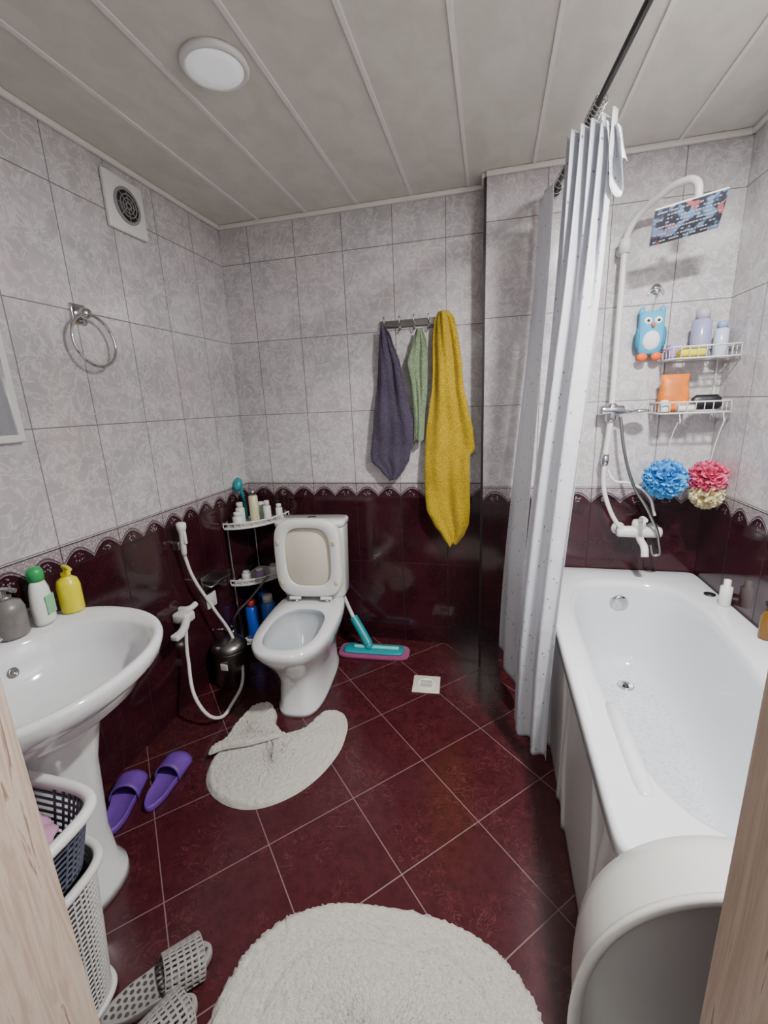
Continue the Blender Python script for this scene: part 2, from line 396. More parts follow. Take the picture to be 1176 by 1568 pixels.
loft('seat_lid',[sring(0,-.222,z,.182-d,.217-d,4.2,64) for z,d in ((.022,.004),(.026,0),(.034,0),(.038,.006))],plc,t,loc=hp,rot=hr)
for i,(a,b) in enumerate(((-.15,.10),(.15,.10),(-.15,.32),(.15,.32))):
    box('buffer_%d'%i,(a-.008,a+.008),(-.014,-.008),(b+.43-.012,b+.43+.012),mat('buffer_cream',(216,206,150),.5),t,bev=.003)
for i,a in enumerate((-.085,.085)):
    lathe('hinge_%d'%i,[(.017,0),(.017,.012),(.012,.016),(.001,.017)],(a,.005,.411),chrome,t)
    tube('hinge_pin_%d'%i,[(a-.03,-.004,.436),(a+.03,-.004,.436)],.009,plw,t,smooth=False)
# ================================================= corner shelf (left back)
cs=empty('corner_shelf',(LW+.012,BW-.012,0))
R=.25
def quad(z,name):
    pts=[(0,0,0)]+[(R*sin(a)*1.0,-R*cos(a)*1.25,0) for a in [pi/2*k/16 for k in range(17)]]
    a=[(x,y,z) for x,y,_ in pts]; b=[(x,y,z+.012) for x,y,_ in pts]
    o=loft(name,[a,b],plw,cs,smooth=False); bevel(o,.003,2)
    rail=[(R*sin(q)*1.0,-R*cos(q)*1.25,z+.035) for q in [pi/2*k/10 for k in range(11)]]
    tube(name+'_rail',rail,.005,plw,cs)
    join_tubes(name+'_slats',[([(R*sin(q),-R*cos(q)*1.25,z+.012),(R*sin(q),-R*cos(q)*1.25,z+.035)],.003,False,False) for q in [pi/2*k/12 for k in range(13)]],plw,cs)
for i,z in enumerate((.06,.44,.78)): quad(z,'tier_%d'%i)
for i,(x,y) in enumerate(((.012,-.295),(.235,-.012),(.012,-.012))):
    tube('post_%d'%i,[(x,y,0),(x,y,.83)],.007,chrome,cs,smooth=False)
def can(name,loc,r,h,m1,m2,cap=.2):
    e=empty(name,loc)
    lathe('body',[(r*.95,0),(r,.004),(r,h*(1-cap)),(r*.7,h*(1-cap*.8))],(0,0,0),m1,e)
    lathe('cap',[(r*.72,h*(1-cap*.85)),(r*.72,h*.98),(r*.5,h),(.001,h)],(0,0,0),m2,e); return e
gold=mat('gold_white',(205,196,160),.3); blue=mat('bottle_blue',(30,80,190),.25); teal=mat('teal_plastic',(20,140,150),.35)
can('deodorant_can',(-1.33,2.21,.793),.026,.19,gold,steel)
can('cream_jar',(-1.385,2.12,.793),.03,.08,plw,plw,.35)
can('gel_tube',(-1.27,2.25,.793),.022,.12,plw,plc,.3)
can('lotion_bottle',(-1.41,2.19,.793),.026,.12,plw,plc,.3)
can('perfume_bottle',(-1.22,2.30,.793),.02,.09,plw,plw,.3)
can('toothpaste_cup',(-1.34,2.30,.793),.03,.10,mat('greenish',(150,180,160),.3),plw,.3)
e=empty('shower_brush',(-1.42,2.27,.793))
tube('handle',[(0,0,0),(0,-.01,.12),(-.005,-.03,.2)],.009,teal,e)
lathe('head',[(.012,-.01),(.026,0),(.026,.016),(.012,.028),(.001,.03)],(-.006,-.04,.215),teal,e,rot=(radians(60),0,0),sy=1.5)
can('purple_sponge_pot',(-1.33,2.19,.453),.03,.06,mat('mauve',(150,120,170),.5),plw,.3)
can('small_jar',(-1.28,2.27,.453),.028,.06,plw,mat('pinkcap',(190,150,170),.4),.3)
can('white_tub',(-1.40,2.16,.453),.028,.05,plw,plw,.3)
can('cleaner_bottle',(-1.39,2.15,.073),.036,.25,blue,mat('capred',(190,60,60),.4),.2)
can('detergent_bottle',(-1.315,2.215,.073),.042,.26,mat('blue2',(60,110,200),.25),plw,.22)
can('bleach_bottle',(-1.39,2.29,.073),.036,.24,mat('navy',(25,35,110),.3),blue,.22)
# ================================================= trash can
tc=empty('pedal_bin',(-1.345,1.83,0))
lathe('body',[(.085,0),(.09,.008),(.09,.19),(.092,.2)],(0,0,0),steel,tc)
lathe('lid',[(.093,.2),(.094,.21),(.08,.235),(.04,.25),(.001,.254)],(0,0,0),steel,tc)
box('pedal',(.06,.11),(-.045,-.01),(.004,.014),blk,tc,bev=.003)
box('label',(.0,.04),(-.096,-.090),(.12,.155),plw,tc,bev=.002)
# ================================================= bidet sprayer
b=empty('bidet_sprayer')
box('wall_holder',(LW,LW+.045),(1.66,1.695),(.80,.84),chrome,b,bev=.006)
lathe('spray_handle',[(.010,0),(.013,.02),(.014,.11),(.018,.125),(.022,.14),(.022,.16),(.012,.166)],(LW+.055,1.675,.77),plw,b,rot=(0,radians(3),radians(0)))
box('trigger',(LW+.065,LW+.08),(1.667,1.683),(.83,.89),plw,b,bev=.004)
box('valve_body',(LW,LW+.085),(1.585,1.655),(.455,.505),plw,b,bev=.014)
tube('valve_pipe',[(LW+.06,1.62,.48),(LW+.10,1.54,.462),(LW+.11,1.50,.458)],.019,plw,b)
tube('valve_stub',[(LW+.0,1.65,.50),(LW+.05,1.66,.505),(LW+.055,1.70,.51)],.014,plw,b)
box('valve_handle',(LW+.09,LW+.13),(1.46,1.51),(.445,.472),plw,b,bev=.008)
tube('hose',[(LW+.055,1.675,.775),(LW+.06,1.70,.66),(LW+.09,1.78,.45),(LW+.14,1.84,.24),(-1.245,1.77,.07),(-1.225,1.63,.022),(-1.225,1.51,.03),(-1.28,1.47,.12),(LW+.08,1.56,.30),(LW+.065,1.60,.46)],.008,plw,b)
tp=empty('toilet_paper_holder',(LW,1.89,.53))
box('plate',(0,.012),(-.07,.07),(-.02,.06),steel,tp,bev=.004)
box('cover',(.012,.10),(-.06,.06),(.035,.047),steel,tp,bev=.004)
tube('bar',[(.0,-.055,.02),(.055,-.055,.01),(.055,.055,.01)],.006,steel,tp,smooth=False)
so=empty('wall_socket',(LW,1.885,.44))
box('plate',(0,.01),(-.04,.04),(-.04,.04),plw,so,bev=.004)
box('rocker',(.01,.014),(-.025,.025),(-.028,.028),plw,so,bev=.002)
sv=empty('angle_valve',(LW,1.96,.22))
tube('pipe',[(0,0,0),(.05,0,0),(.06,0,.03)],.01,chrome,sv)
lathe('knob',[(.016,0),(.02,.008),(.016,.02),(.001,.022)],(.05,0,-.01),chrome,sv,rot=(0,radians(90),0))
tube('supply_hose',[(.06,0,.03),(.09,.0,.10),(.16,.05,.18),(.26,.1,.3)],.007,steel,sv)
# ================================================= mop
mp=empty('flat_mop',(-.65,2.21,0),radians(3))
pad=fuzzy('mop_pad_pink',(150,60,110),150)
loft('pad',[sring(0,0,z,a,b_,5,64) for z,a,b_ in ((.001,.205,.07),(.012,.21,.075),(.022,.205,.07))],pad,mp)
loft('plate',[sring(0,0,z,a,b_,6,64) for z,a,b_ in ((.022,.175,.05),(.03,.178,.052),(.036,.17,.045))],teal,mp)
box('plate_ridge',(-.12,.15),(-.012,.012),(.035,.05),mat('light_teal',(120,205,200),.4),mp,bev=.006)
lathe('joint',[(.02,0),(.026,.02),(.018,.04),(.001,.045)],(-.03,0,.03),teal,mp)
tube('handle_socket',[(-.03,.0,.06),(-.08,.04,.12),(-.135,.075,.19)],.026,teal,mp)
tube('handle',[(-.13,.07,.18),(-.18,.11,.26),(-.22,.135,.34)],.012,mat('handle_white',(200,205,205),.4),mp)
# ================================================= hooks + towels
h=empty('hook_rail',(-.39,BW,1.83))
box('rail',(-.185,.185),(-.012,0),(-.018,.018),steel,h,bev=.004)
sp=[]
for x in (-.155,-.075,0,.075,.15):
    sp.append(([(x,-.01,.004),(x,-.04,-.006),(x,-.045,.02),(x,-.04,.032)],.004,False,True))
    sp.append(([(x,-.01,-.008),(x,-.025,-.035),(x,-.035,-.03),(x,-.038,-.018)],.0035,False,True))
join_tubes('hooks',sp,steel,h)
def towel(name,tab,m,seed,folds=3,amp=.014,yoff=.05):
    z1=max(a[0] for a in tab); z0=min(a[0] for a in tab)
    def fn(u,v):
        z=z1+(z0-z1)*v; xl,xr=interp(tab,z); w=xr-xl
        uu=u+.04*sin(6*v+seed)*min(1,w*6)
        x=xl+w*clamp_(uu,0,1)
        spread=min(1,w/.12)
        y=BW-yoff+amp*(sin(folds*2*pi*u+seed+3.2*v)+.45*sin(folds*4.3*pi*u+seed*2-5*v))*(.35+.65*spread)*(1-.5*v)+.022*noise.noise(Vector((x*9,z*5,seed)))
        y=min(y,BW-.014)-.014*sin(pi*u)
        zz=z+.018*noise.noise(Vector((u*3,seed,v*2)))*v
        return (x,y,zz)
    return sheet(name,fn,48,90,m,None,.009)
towel('purple_towel',[(1.815,-.56,-.535),(1.76,-.572,-.505),(1.6,-.59,-.46),(1.45,-.605,-.43),(1.32,-.62,-.395),(1.25,-.63,-.395),(1.17,-.642,-.42),(1.13,-.64,-.43),(1.08,-.59,-.46),(1.02,-.545,-.51)],knit('purple_cloth',(84,76,96)),1.0,folds=1.6)
towel('green_towel',[(1.79,-.375,-.345),(1.73,-.40,-.325),(1.62,-.425,-.318),(1.52,-.41,-.325),(1.35,-.395,-.345),(1.23,-.40,-.352)],knit('green_cloth',(140,160,126)),2.3,folds=1.4,amp=.01)
towel('yellow_bath_towel',[(1.86,-.262,-.215),(1.82,-.285,-.185),(1.72,-.297,-.165),(1.6,-.300,-.15),(1.5,-.305,-.142),(1.4,-.318,-.12),(1.27,-.332,-.088),(1.18,-.337,-.074),(1.15,-.338,-.10),(1.05,-.342,-.098),(.95,-.342,-.095),(.87,-.335,-.095),(.78,-.295,-.105),(.72,-.255,-.13),(.65,-.215,-.175)],knit('mustard_cloth',(200,168,40)),.4,folds=1.5,amp=.016,yoff=.065)
# ================================================= floor drain
fd=empty('floor_drain',(-.305,1.97,0),radians(4))
box('frame',(-.07,.07),(-.07,.07),(.0005,.006),plc,fd,bev=.003)
lathe('cup',[(.05,.006),(.05,.009),(.042,.009),(.038,.007),(.001,.007)],(0,0,0),plw,fd)
join_tubes('slots',[([(-.03,y,.009),(.03,y,.009)],.002,False,False) for y in (-.02,-.007,.007,.02)],steel,fd)
# ================================================= rugs
def fuzz(x,y,seed): return .003*noise.noise(Vector((x*60,y*60,seed)))+.006*noise.noise(Vector((x*160,y*160,seed+4)))+.004*random.uniform(-1,1)
def rug(name,cx,cy,a,b,n,rot,m,zt=.03,seed=0):
    V=[];F=[];S=300;Rg=90
    ca,sa=cos(rot),sin(rot)
    for i in range(Rg+1):
        q=i/Rg
        for j in range(S):
            t=2*pi*j/S; c,s_=cos(t),sin(t)
            x=a*q*math.copysign(abs(c)**(2/n),c); y=b*q*math.copysign(abs(s_)**(2/n),s_)
            z=zt*(1-max(0,(q-.93)/.07)**2)-.006*math.exp(-((q-.70)/.025)**2)
            d=fuzz(x,y,seed)
            if q>.97: k=1+.012*random.uniform(-1,1); x*=k; y*=k
            V.append((cx+x*ca-y*sa,cy+x*sa+y*ca,max(.001,z+d) if i<Rg else .001))
    for i in range(Rg):
        for j in range(S):
            k=(j+1)%S; F.append((i*S+j,i*S+k,(i+1)*S+k,(i+1)*S+j))
    return mesh(name,V,F,m)
rugm=fuzzy('rug_white',(208,203,193),260)
rug('oval_bath_rug',-.235,.62,.402,.30,2.5,radians(3),rugm,.024,1)
OUT=[(-1.115,1.29),(-1.075,1.20),(-.99,1.14),(-.88,1.12),(-.78,1.15),(-.69,1.23),(-.63,1.34),(-.60,1.48),(-.615,1.60),(-.665,1.68),(-.735,1.685),(-.765,1.62),(-.785,1.56),(-.83,1.52),(-.88,1.50),(-.945,1.545),(-.975,1.61),(-1.03,1.66),(-1.09,1.63),(-1.10,1.56),(-1.09,1.44),(-1.10,1.36)]
def spline(P,n):
    out=[];L=len(P)
    for i in range(n):
        f=i/n*L;k=int(f);t=f-k;p0,p1,p2,p3=[Vector(P[(k+d)%L]) for d in (-1,0,1,2)]
        out.append(.5*((2*p1)+(-p0+p2)*t+(2*p0-5*p1+4*p2-p3)*t*t+(-p0+3*p1-3*p2+p3)*t**3))
    return out
def flatmat(name,O,cen,m,zt,zf=None,seed=0,Rg=46,S=260):
    pts=spline(O,S);V=[];F=[]
    for i in range(Rg+1):
        q=i/Rg
        for j,p in enumerate(pts):
            x=cen[0]+(p.x-cen[0])*q; y=cen[1]+(p.y-cen[1])*q
            base=zf(x,y) if zf else 0
            z=base+zt*(1-max(0,(q-.92)/.08)**2)
            V.append((x,y,max(base+.002,z+fuzz(x,y,seed)) if i<Rg else base+.002))
    for i in range(Rg):
        for j in range(S):
            k=(j+1)%S; F.append((i*S+j,i*S+k,(i+1)*S+k,(i+1)*S+j))
    return mesh(name,V,F,m)
cm=empty('toilet_contour_mat')
o=flatmat('mat_body',OUT,(-.86,1.34),rugm,.020,lambda x,y:.010*math.exp(-((y-(1.36+.35*(x+1.1)))/.05)**2),2); o.parent=cm
FL=[(-1.13,1.30),(-1.07,1.335),(-.98,1.375),(-.91,1.42),(-.875,1.46),(-.90,1.50),(-.95,1.54),(-.98,1.60),(-1.03,1.66),(-1.10,1.63),(-1.12,1.50),(-1.115,1.40)]
o=flatmat('mat_fold',FL,(-1.03,1.46),rugm,.02,lambda x,y:.016+.020*math.exp(-((y-(1.33+.42*(x+1.1)))/.05)**2),5,30,180); o.parent=cm
# ================================================= slippers
def slipper(name,x,y,rz,m,L=.26,W=.095,perf=False):
    e=empty(name,(x,y,0),rz)
    def outl(z,k):
        r=[]
        for i in range(48):
            t=2*pi*i/48; yy=cos(t); xx=sin(t)
            w=W/2*(1.0+.16*yy)*(1-.14*math.exp(-((yy+.15)/.3)**2))
            r.append((xx*w*k,yy*L/2*k,z))
        return r
    loft('sole',[outl(0.001,.96),outl(.006,1),outl(.022,1),outl(.028,.97),outl(.024,.90)],m,e)
    def fn(u,v):
        a=pi*u; yy=.005+v*.095; w=W/2*1.06*(1+.16*yy/(L/2)); 
        hgt=.058-.018*v
        return (-cos(a)*w,yy+.012*sin(a),.012+sin(a)**.8*hgt)
    st=sheet('strap',fn,14,6,m,e)
    if perf: perforate(st,.34,solidt=.006)
    else: solid(st,.006)
    if perf:
        V=[];F=[]
        for i in range(-2,3):
            for j in range(-8,9):
                xx=i*.0165+(.008 if j%2 else 0); yy=j*.0145
                if abs(xx)>W/2*.82*(1-(abs(yy)/(L/2))**3): continue
                n=len(V)
                for kk in range(8): V.append((xx+.0048*cos(kk*pi/4),yy+.0048*sin(kk*pi/4),.0262))
                F.append(tuple(range(n,n+8)))
        mesh('sole_holes',V,F,mat('hole_dark',(62,60,60),.8),e)
    return e
pur=mat('purple_foam',(100,60,150),.55,var=.12); gry=mat('grey_foam',(140,136,134),.6)
slipper('purple_slipper',-1.23,1.165,radians(10),pur)
slipper('purple_slipper',-1.325,1.05,radians(25),pur)
slipper('grey_slipper',-.80,.62,radians(-42),gry,perf=True)
slipper('grey_slipper',-.745,.50,radians(-25),gry,perf=True)
# ================================================= laundry hamper + basket
def rrect(cx,cy,z,a,b,n=5,seg=72): return sring(cx,cy,z,a,b,n,seg)
hm=empty('laundry_hamper',(-1.095,.485,0))
wov=mat('hamper_white',(200,200,198),.45)
rings=[rrect(0,0,.01+.40*i/26,.185+.03*i/26,.135+.02*i/26,5,96) for i in range(27)]
o=loft('woven_body',rings,wov,hm,cap1=False); perforate(o,.27,solidt=.005)
loft('liner',[rrect(0,0,.02,.175,.125),rrect(0,0,.38,.20,.145)],mat('liner_grey',(110,110,116),.9),hm,cap1=False)
tube('rim',[p for p in rrect(0,0,.415,.222,.162,5,48)],.011,wov,hm,cyc=True)
tube('base_rim',[p for p in rrect(0,0,.012,.19,.14,5,48)],.008,wov,hm,cyc=True)
bk=empty('laundry_basket',(-1.075,.485,.43))
gb=mat('basket_slate',(84,90,108),.45)
rings=[rrect(0,0,.0+.155*i/9,.19+.04*i/9,.125+.018*i/9) for i in range(10)]
o=loft('perforated_body',rings,gb,bk,cap1=False); perforate(o,.26,solidt=.004)
tube('rim',[p for p in rrect(0,0,.163,.238,.148,5,48)],.013,plw,bk,cyc=True)
loft('rim_band',[rrect(0,0,.138,.231,.143),rrect(0,0,.165,.241,.152)],plw,bk,cap0=False,cap1=False)
for i,(c,p,a) in enumerate((((205,170,190),(-.02,-.02,.115),.13),((225,222,222),(.11,-.03,.10),.10),((150,160,190),(-.12,.03,.10),.08),((190,140,170),(.07,.05,.09),.09))):
    me_=bmesh.new(); bmesh.ops.create_icosphere(me_,subdivisions=4,radius=1)
    for v in me_.verts:
        d=1+.35*noise.noise(v.co*1.6+Vector((i*7,0,0)))+.12*noise.noise(v.co*5)
        v.co=Vector((v.co.x*a*d,v.co.y*a*.75*d,v.co.z*a*.38*d))
    me=D.meshes.new('clothes'); me_.to_mesh(me); me_.free(); me.materials.append(mat('clothes_%d'%i,c,.9,bump=.3))
    for q in me.polygons:q.use_smooth=True
    o=link(D.objects.new('clothes_%d'%i,me),bk); o.location=p
# ================================================= bathtub
tb=empty('bathtub')
X0,X1,Y0,Y1=.252,.968,.735,2.268
xc,yc=(X0+X1)/2,(Y0+Y1)/2; ha,hb=(X1-X0)/2,(Y1-Y0)/2
def orr(z,d,n=36): 
    return sring(xc,yc,z,ha-d,hb-d,n,128)
def irr(z,xl,xr,yf,yb,n=3.2,tp=0):
    r=[]
    for (x,y,zz) in sring((xl+xr)/2,(yf+yb)/2,z,(xr-xl)/2,(yb-yf)/2,n,128):
        k=(yb-y)/(yb-yf)
        if x>(xl+xr)/2: x-=tp*k*(x-(xl+xr)/2)/((xr-xl)/2)
        r.append((x,y,zz))
    return r
loft('shell',[orr(.53,.012),orr(.535,.0),orr(.565,0),orr(.574,.004),orr(.577,.012),
   irr(.577,.322,.895,.79,2.125,3.6,.11),irr(.571,.336,.880,.80,2.110,3.5,.11),irr(.545,.346,.868,.81,2.098,3.4,.11),irr(.45,.360,.85,.85,2.085,3.2,.10),irr(.32,.385,.82,.92,2.07,3.1,.08),
   irr(.23,.41,.79,1.0,2.045,3.0,.07),irr(.185,.45,.75,1.08,2.01,2.8,.05),irr(.172,.50,.70,1.15,1.96,2.6,.04)],acr,tb,cap0=False)
pnl=mat('panel_white',(188,188,188),.3)
def pf(u,v):
    y=Y0+.012+(Y1-Y0-.03)*u; z=.002+.535*v
    w=0
    for c,b_ in ((.83,.05),(.96,-.04),(1.28,.05),(1.40,-.03),(1.66,.05),(1.82,-.04),(2.1,.05)):
        yy=c+b_*sin(pi*v)
        w+=.011*math.exp(-((y-yy)/.011)**2)
    return (X0+.014-w,y,z)
sheet('side_panel',pf,260,24,pnl,tb,.004)
box('end_panel',(X0+.012,X1-.006),(Y0+.008,Y0+.014),(.002,.535),pnl,tb)
lathe('drain',[(.034,0),(.034,.003),(.026,.005),(.022,.002),(.001,.002)],(.60,1.88,.1735),chrome,tb)
lathe('drain_dark',[(.012,.0),(.012,.0035),(.001,.0036)],(.60,1.88,.1745),blk,tb)
lathe('overflow',[(.040,0),(.040,.008),(.034,.014),(.001,.015)],(.60,2.089,.475),chrome,tb,rot=(radians(98),0,0))
loft('grip_left',[sring(.342+o_,1.03,z,a,b_,5,48) for z,a,b_,o_ in ((.46,.006,.13,.012),(.54,.018,.155,.008),(.570,.024,.16,.004),(.579,.020,.157,.002))],acr,tb)
lathe('jet_cap',[(.022,0),(.022,.004),(.001,.006)],(.925,2.00,.577),blk,tb)
wbx=empty('rim_bottle',(.935,1.90,.578))
lathe('body',[(.02,0),(.021,.003),(.021,.08),(.012,.085),(.012,.11),(.001,.112)],(0,0,0),plw,wbx)
ab=empty('amber_bottle',(.945,1.64,.578))
lathe('body',[(.020,0),(.021,.004),(.021,.08),(.012,.1),(.012,.115)],(0,0,0),mat('amber',(120,84,30),.2),ab)
lathe('cap',[(.014,.112),(.014,.135),(.001,.136)],(0,0,0),blk,ab)
# ================================================= white wash basin standing at the tub end
wbs=empty('plastic_wash_basin',(.435,.585,.372),0)
def wr(y,k,e=0):
    return [(x*1,y,z) for x,z,_ in sring(0,0,0,.285*k+e,.35*k+e,2.3,96)]
RG=[wr(.135,.02),wr(.137,.6),wr(.135,.82),wr(.122,.89),wr(.09,.925),wr(.05,.945),wr(.012,.96),wr(.0,.965),wr(0,1.0),wr(-.008,1.01),wr(-.014,1.0),wr(-.012,.965),wr(-.004,.93),wr(.01,.92),wr(.05,.90),wr(.085,.88),wr(.112,.84),wr(.124,.78),wr(.127,.5),wr(.127,.02)]
loft('basin_shell',RG,mat('basin_plastic',(196,196,192),.3,coat=.2),wbs,rot=(radians(0),0,0))
# ================================================= shower curtain + rod
ro=empty('curtain_rod')
def rodx(y): return .25+(PW-y)*.088
tube('rod',[(rodx(PW),PW-.001,2.29),(rodx(1.3),1.3,2.29),(rodx(FW),FW+.001,2.29)],.0095,darkm,ro,smooth=False)
for i,y in enumerate((PW-.012,FW+.0)):
    lathe('flange_%d'%i,[(.024,0),(.024,.006),(.014,.012)],(rodx(y),y+(.012 if i==0 else 0),2.29),darkm,ro,rot=(radians(90 if i==0 else -90),0,0))
cm_=curtain_mat()
sc=empty('shower_curtain')
TA,TB=Vector((.225,1.77)),Vector((.352,1.67))
BA,BB=Vector((.112,1.68)),Vector((.222,1.48))
def front(u,v):
    z=2.250-2.175*v
    k=ss(v/.85)*.6+.4*clamp_(v/.85,0,1)
    P=(TA.lerp(TB,u)).lerp(BA.lerp(BB,u),k)
    g=ss(v*3)
    n1=noise.noise(Vector((u*2.2,v*1.3,3.1))); n2=noise.noise(Vector((u*5,v*2.2,7.7)))
    d=(1-g)*.016*sin(2*pi*5*u)+g*(.016*sin(2*pi*2.15*u+1.1*sin(1.8*v)+.4)+.018*n1+.011*n2)
    d+=.003*sin(2*pi*5*u+4*v)*(1-v)
    x=P.x+.66*d; y=P.y+1.3*d
    if z<.66: x=min(x,.240+.012*(z-.6)/.06 if z>.6 else .240)
    return (x,y,z+.012*n1*(v>.9))
sheet('front_gather',front,150,150,cm_,sc,.0010,uv=(.5,2.2))
def back(u,v):
    z=2.255-2.165*v
    y=2.245-(.17+.27*ss(v))*u
    xt=.185+.045*u; xb=.062+.085*u
    x=xt+(xb-xt)*ss(v/.95)
    ph=2*pi*1.6*u+.8*sin(3*v)
    x+=(.010+.008*v)*sin(ph)+.012*noise.noise(Vector((u*3,v*2,1.5)))
    y=min(2.262,y+.008*cos(ph))
    return (x,y,z)
sheet('back_gather',back,110,110,cm_,sc,.0010,uv=(.5,2.2))
hm_=curtain_mat('curtain_hem',(120,130,145),40,.34,.24,.2)
def hem(u,v):
    x,y,z=front(.72+.28*u,.01)
    w=sin(u*9+3*v)*.006
    return (x+.008+.022*v+w,y-.015-.025*v+w,2.225-.03*u-(.15+.05*sin(u*5))*v)
sheet('folded_top_hem',hem,30,20,hm_,sc,.001,uv=(.3,.3))
sp=[]
for i in range(6):
    y=1.77-.1*i/5; sp.append(([(rodx(y)+.019*cos(a),y,2.281+.019*sin(a)) for a in [2*pi*k/14 for k in range(14)]],.0018,True,False))
for i in range(4):
    y=2.23-.05*i; sp.append(([(rodx(y)+.019*cos(a),y,2.281+.019*sin(a)) for a in [2*pi*k/14 for k in range(14)]],.0018,True,False))
join_tubes('rings',sp,chrome,sc)
# ================================================= shower column
sh=empty('shower_column')
yw=2.215
tube('riser_pipe',[(.53,yw,1.36),(.53,yw,2.04)],.0125,plw,sh,smooth=False)
tube('wall_stay',[(.53,PW,2.02),(.53,yw,2.02)],.010,plw,sh,smooth=False)
lathe('stay_flange',[(.022,0),(.022,.008),(.012,.012)],(.53,PW,2.02),plw,sh,rot=(radians(90),0,0))
lathe('top_collar',[(.022,0),(.022,.05),(.014,.056)],(.53,yw,2.0),plw,sh)
tube('overhead_arm',[(.53,yw,2.04),(.535,yw-.005,2.07),(.56,2.18,2.12),(.61,2.10,2.155),(.655,2.03,2.165),(.69,1.985,2.145),(.70,1.975,2.085)],.013,plw,sh)
hd=empty('overhead_shower_head'); hd.parent=sh; hd.location=(.668,1.97,2.025); hd.rotation_euler=(radians(-38),radians(-9),radians(-4))
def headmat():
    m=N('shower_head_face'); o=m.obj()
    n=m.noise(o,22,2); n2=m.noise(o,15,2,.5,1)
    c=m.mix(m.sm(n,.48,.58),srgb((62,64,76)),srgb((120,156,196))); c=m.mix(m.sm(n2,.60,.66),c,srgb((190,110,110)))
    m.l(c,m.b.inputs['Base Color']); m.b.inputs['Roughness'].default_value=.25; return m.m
box('plate',(-.11,.11),(-.07,.07),(0,.010),plw,hd,bev=.004)
box('face',(-.109,.109),(-.069,.069),(-.003,.001),headmat(),hd,bev=.001)
V=[];F=[]; rn=random.Random(5)
for j in range(-4,5):
    for i in range(-9,10):
        if rn.random()<.28 or (abs(i)>6 and abs(j)%2): continue
        n=len(V); x_=i*.0108; y_=j*.0138; w_=rn.uniform(.0025,.0052)
        V+=[(x_-w_,y_-.0026,-.0036),(x_+w_,y_-.0026,-.0036),(x_+w_,y_+.0026,-.0036),(x_-w_,y_+.0026,-.0036)]
        F.append((n,n+1,n+2,n+3))
mesh('nozzles',V,F,mat('nozzle_white',(190,193,199),.5),hd)
lathe('ball_joint',[(.012,0),(.018,.01),(.016,.03),(.011,.045)],(.0,.0,.008),plw,hd)
lathe('diverter',[(.022,-.04),(.024,-.03),(.024,.03),(.02,.04)],(.53,yw,1.35),chrome,sh)
tube('diverter_wall',[(.53,PW,1.35),(.53,yw,1.35)],.013,chrome,sh,smooth=False)
lathe('diverter_side',[(.02,-.05),(.022,-.04),(.022,.045),(.018,.05)],(.53,yw-.004,1.36),chrome,sh,rot=(0,radians(90),0))
tube('handset_cradle',[(.555,yw-.01,1.355),(.60,yw-.03,1.35),(.645,yw-.04,1.355)],.009,chrome,sh)
lathe('lever_knob',[(.028,0),(.03,.006),(.02,.012),(.001,.014)],(.635,yw-.04,1.35),chrome,sh,sx=1.3)
tube('lower_pipe',[(.53,yw,1.32),(.527,yw,1.25),(.52,yw,1.16)],.013,plw,sh)
lathe('lower_joint',[(.016,0),(.018,.02),(.016,.05)],(.52,yw,1.11),chrome,sh)
tube('white_hose',[(.52,yw,1.12),(.52,yw-.01,1.02),(.545,yw-.02,.92),(.60,yw-.02,.82),(.645,yw-.02,.775)],.010,plw,sh)
tube('grey_hose',[(.565,yw-.02,1.33),(.59,yw-.03,1.18),(.64,yw-.04,1.02),(.71,yw-.05,.90),(.765,yw-.05,.76),(.76,yw-.05,.69),(.735,yw-.045,.74)],.007,steel,sh)
tube('grey_hose_loop',[(.53,yw-.02,1.09),(.56,yw-.03,1.04),(.62,yw-.03,1.03),(.70,yw-.04,.98),(.74,yw-.04,.88)],.006,plw,sh)
mx=empty('bath_mixer',(.69,PW-.002,.79))
for i,x in enumerate((-.075,.075)):
    lathe('inlet_%d'%i,[(.032,0),(.03,.01),(.018,.018),(.018,.05)],(x,0,0),plw,mx,rot=(radians(90),0,0))
lathe('body',[(.022,-.095),(.026,-.085),(.028,0),(.026,.085),(.022,.095)],(0,-.06,0),plw,mx,rot=(0,radians(90),0))
tube('spout',[(0,-.06,-.01),(0,-.10,-.03),(.0,-.16,-.05),(.0,-.175,-.085)],.016,plw,mx)
lathe('cartridge',[(.03,0),(.03,.03),(.026,.045),(.001,.05)],(0,-.055,.01),plw,mx)
tube('lever',[(0,-.06,.055),(-.005,-.11,.08),(-.01,-.17,.085)],.010,plw,mx)
# ================================================= wire rack (right) & contents
wr_=empty('wire_shower_rack',(0,0,0))
wm=mat('wire_white',(214,214,214),.4)
sp=[]
ya,yb=2.115,2.262
for z,xa,xb in ((1.56,.72,.962),(1.34,.70,.955)):
    for dz in (0,.045):
        sp.append(([(xa,ya,z+dz),(xb,ya,z+dz),(xb,yb,z+dz),(xa,yb,z+dz)],.0038,True,False))
    for i in range(9):
        x=xa+(xb-xa)*i/8; sp.append(([(x,ya,z+.045),(x,ya,z),(x,yb,z),(x,yb,z+.045)],.002,False,False))
    for i in range(1,4):
        y=ya+(yb-ya)*i/4; sp.append(([(xa,y,z+.045),(xa,y,z),(xb,y,z),(xb,y,z+.045)],.002,False,False))
for x in (.735,.945): sp.append(([(x,yb,1.30),(x,yb,1.66)],.0035,False,False))
for x in (.77,.93): sp.append(([(x,ya,1.34),(x,ya-.012,1.31),(x,ya-.014,1.30),(x,ya-.02,1.315)],.002,False,True))
join_tubes('wires',sp,wm,wr_)
can('lilac_shampoo_bottle',(.845,2.20,1.565),.036,.19,mat('lilac',(150,150,185),.2),mat('cap_grey',(170,170,180),.4),.25)
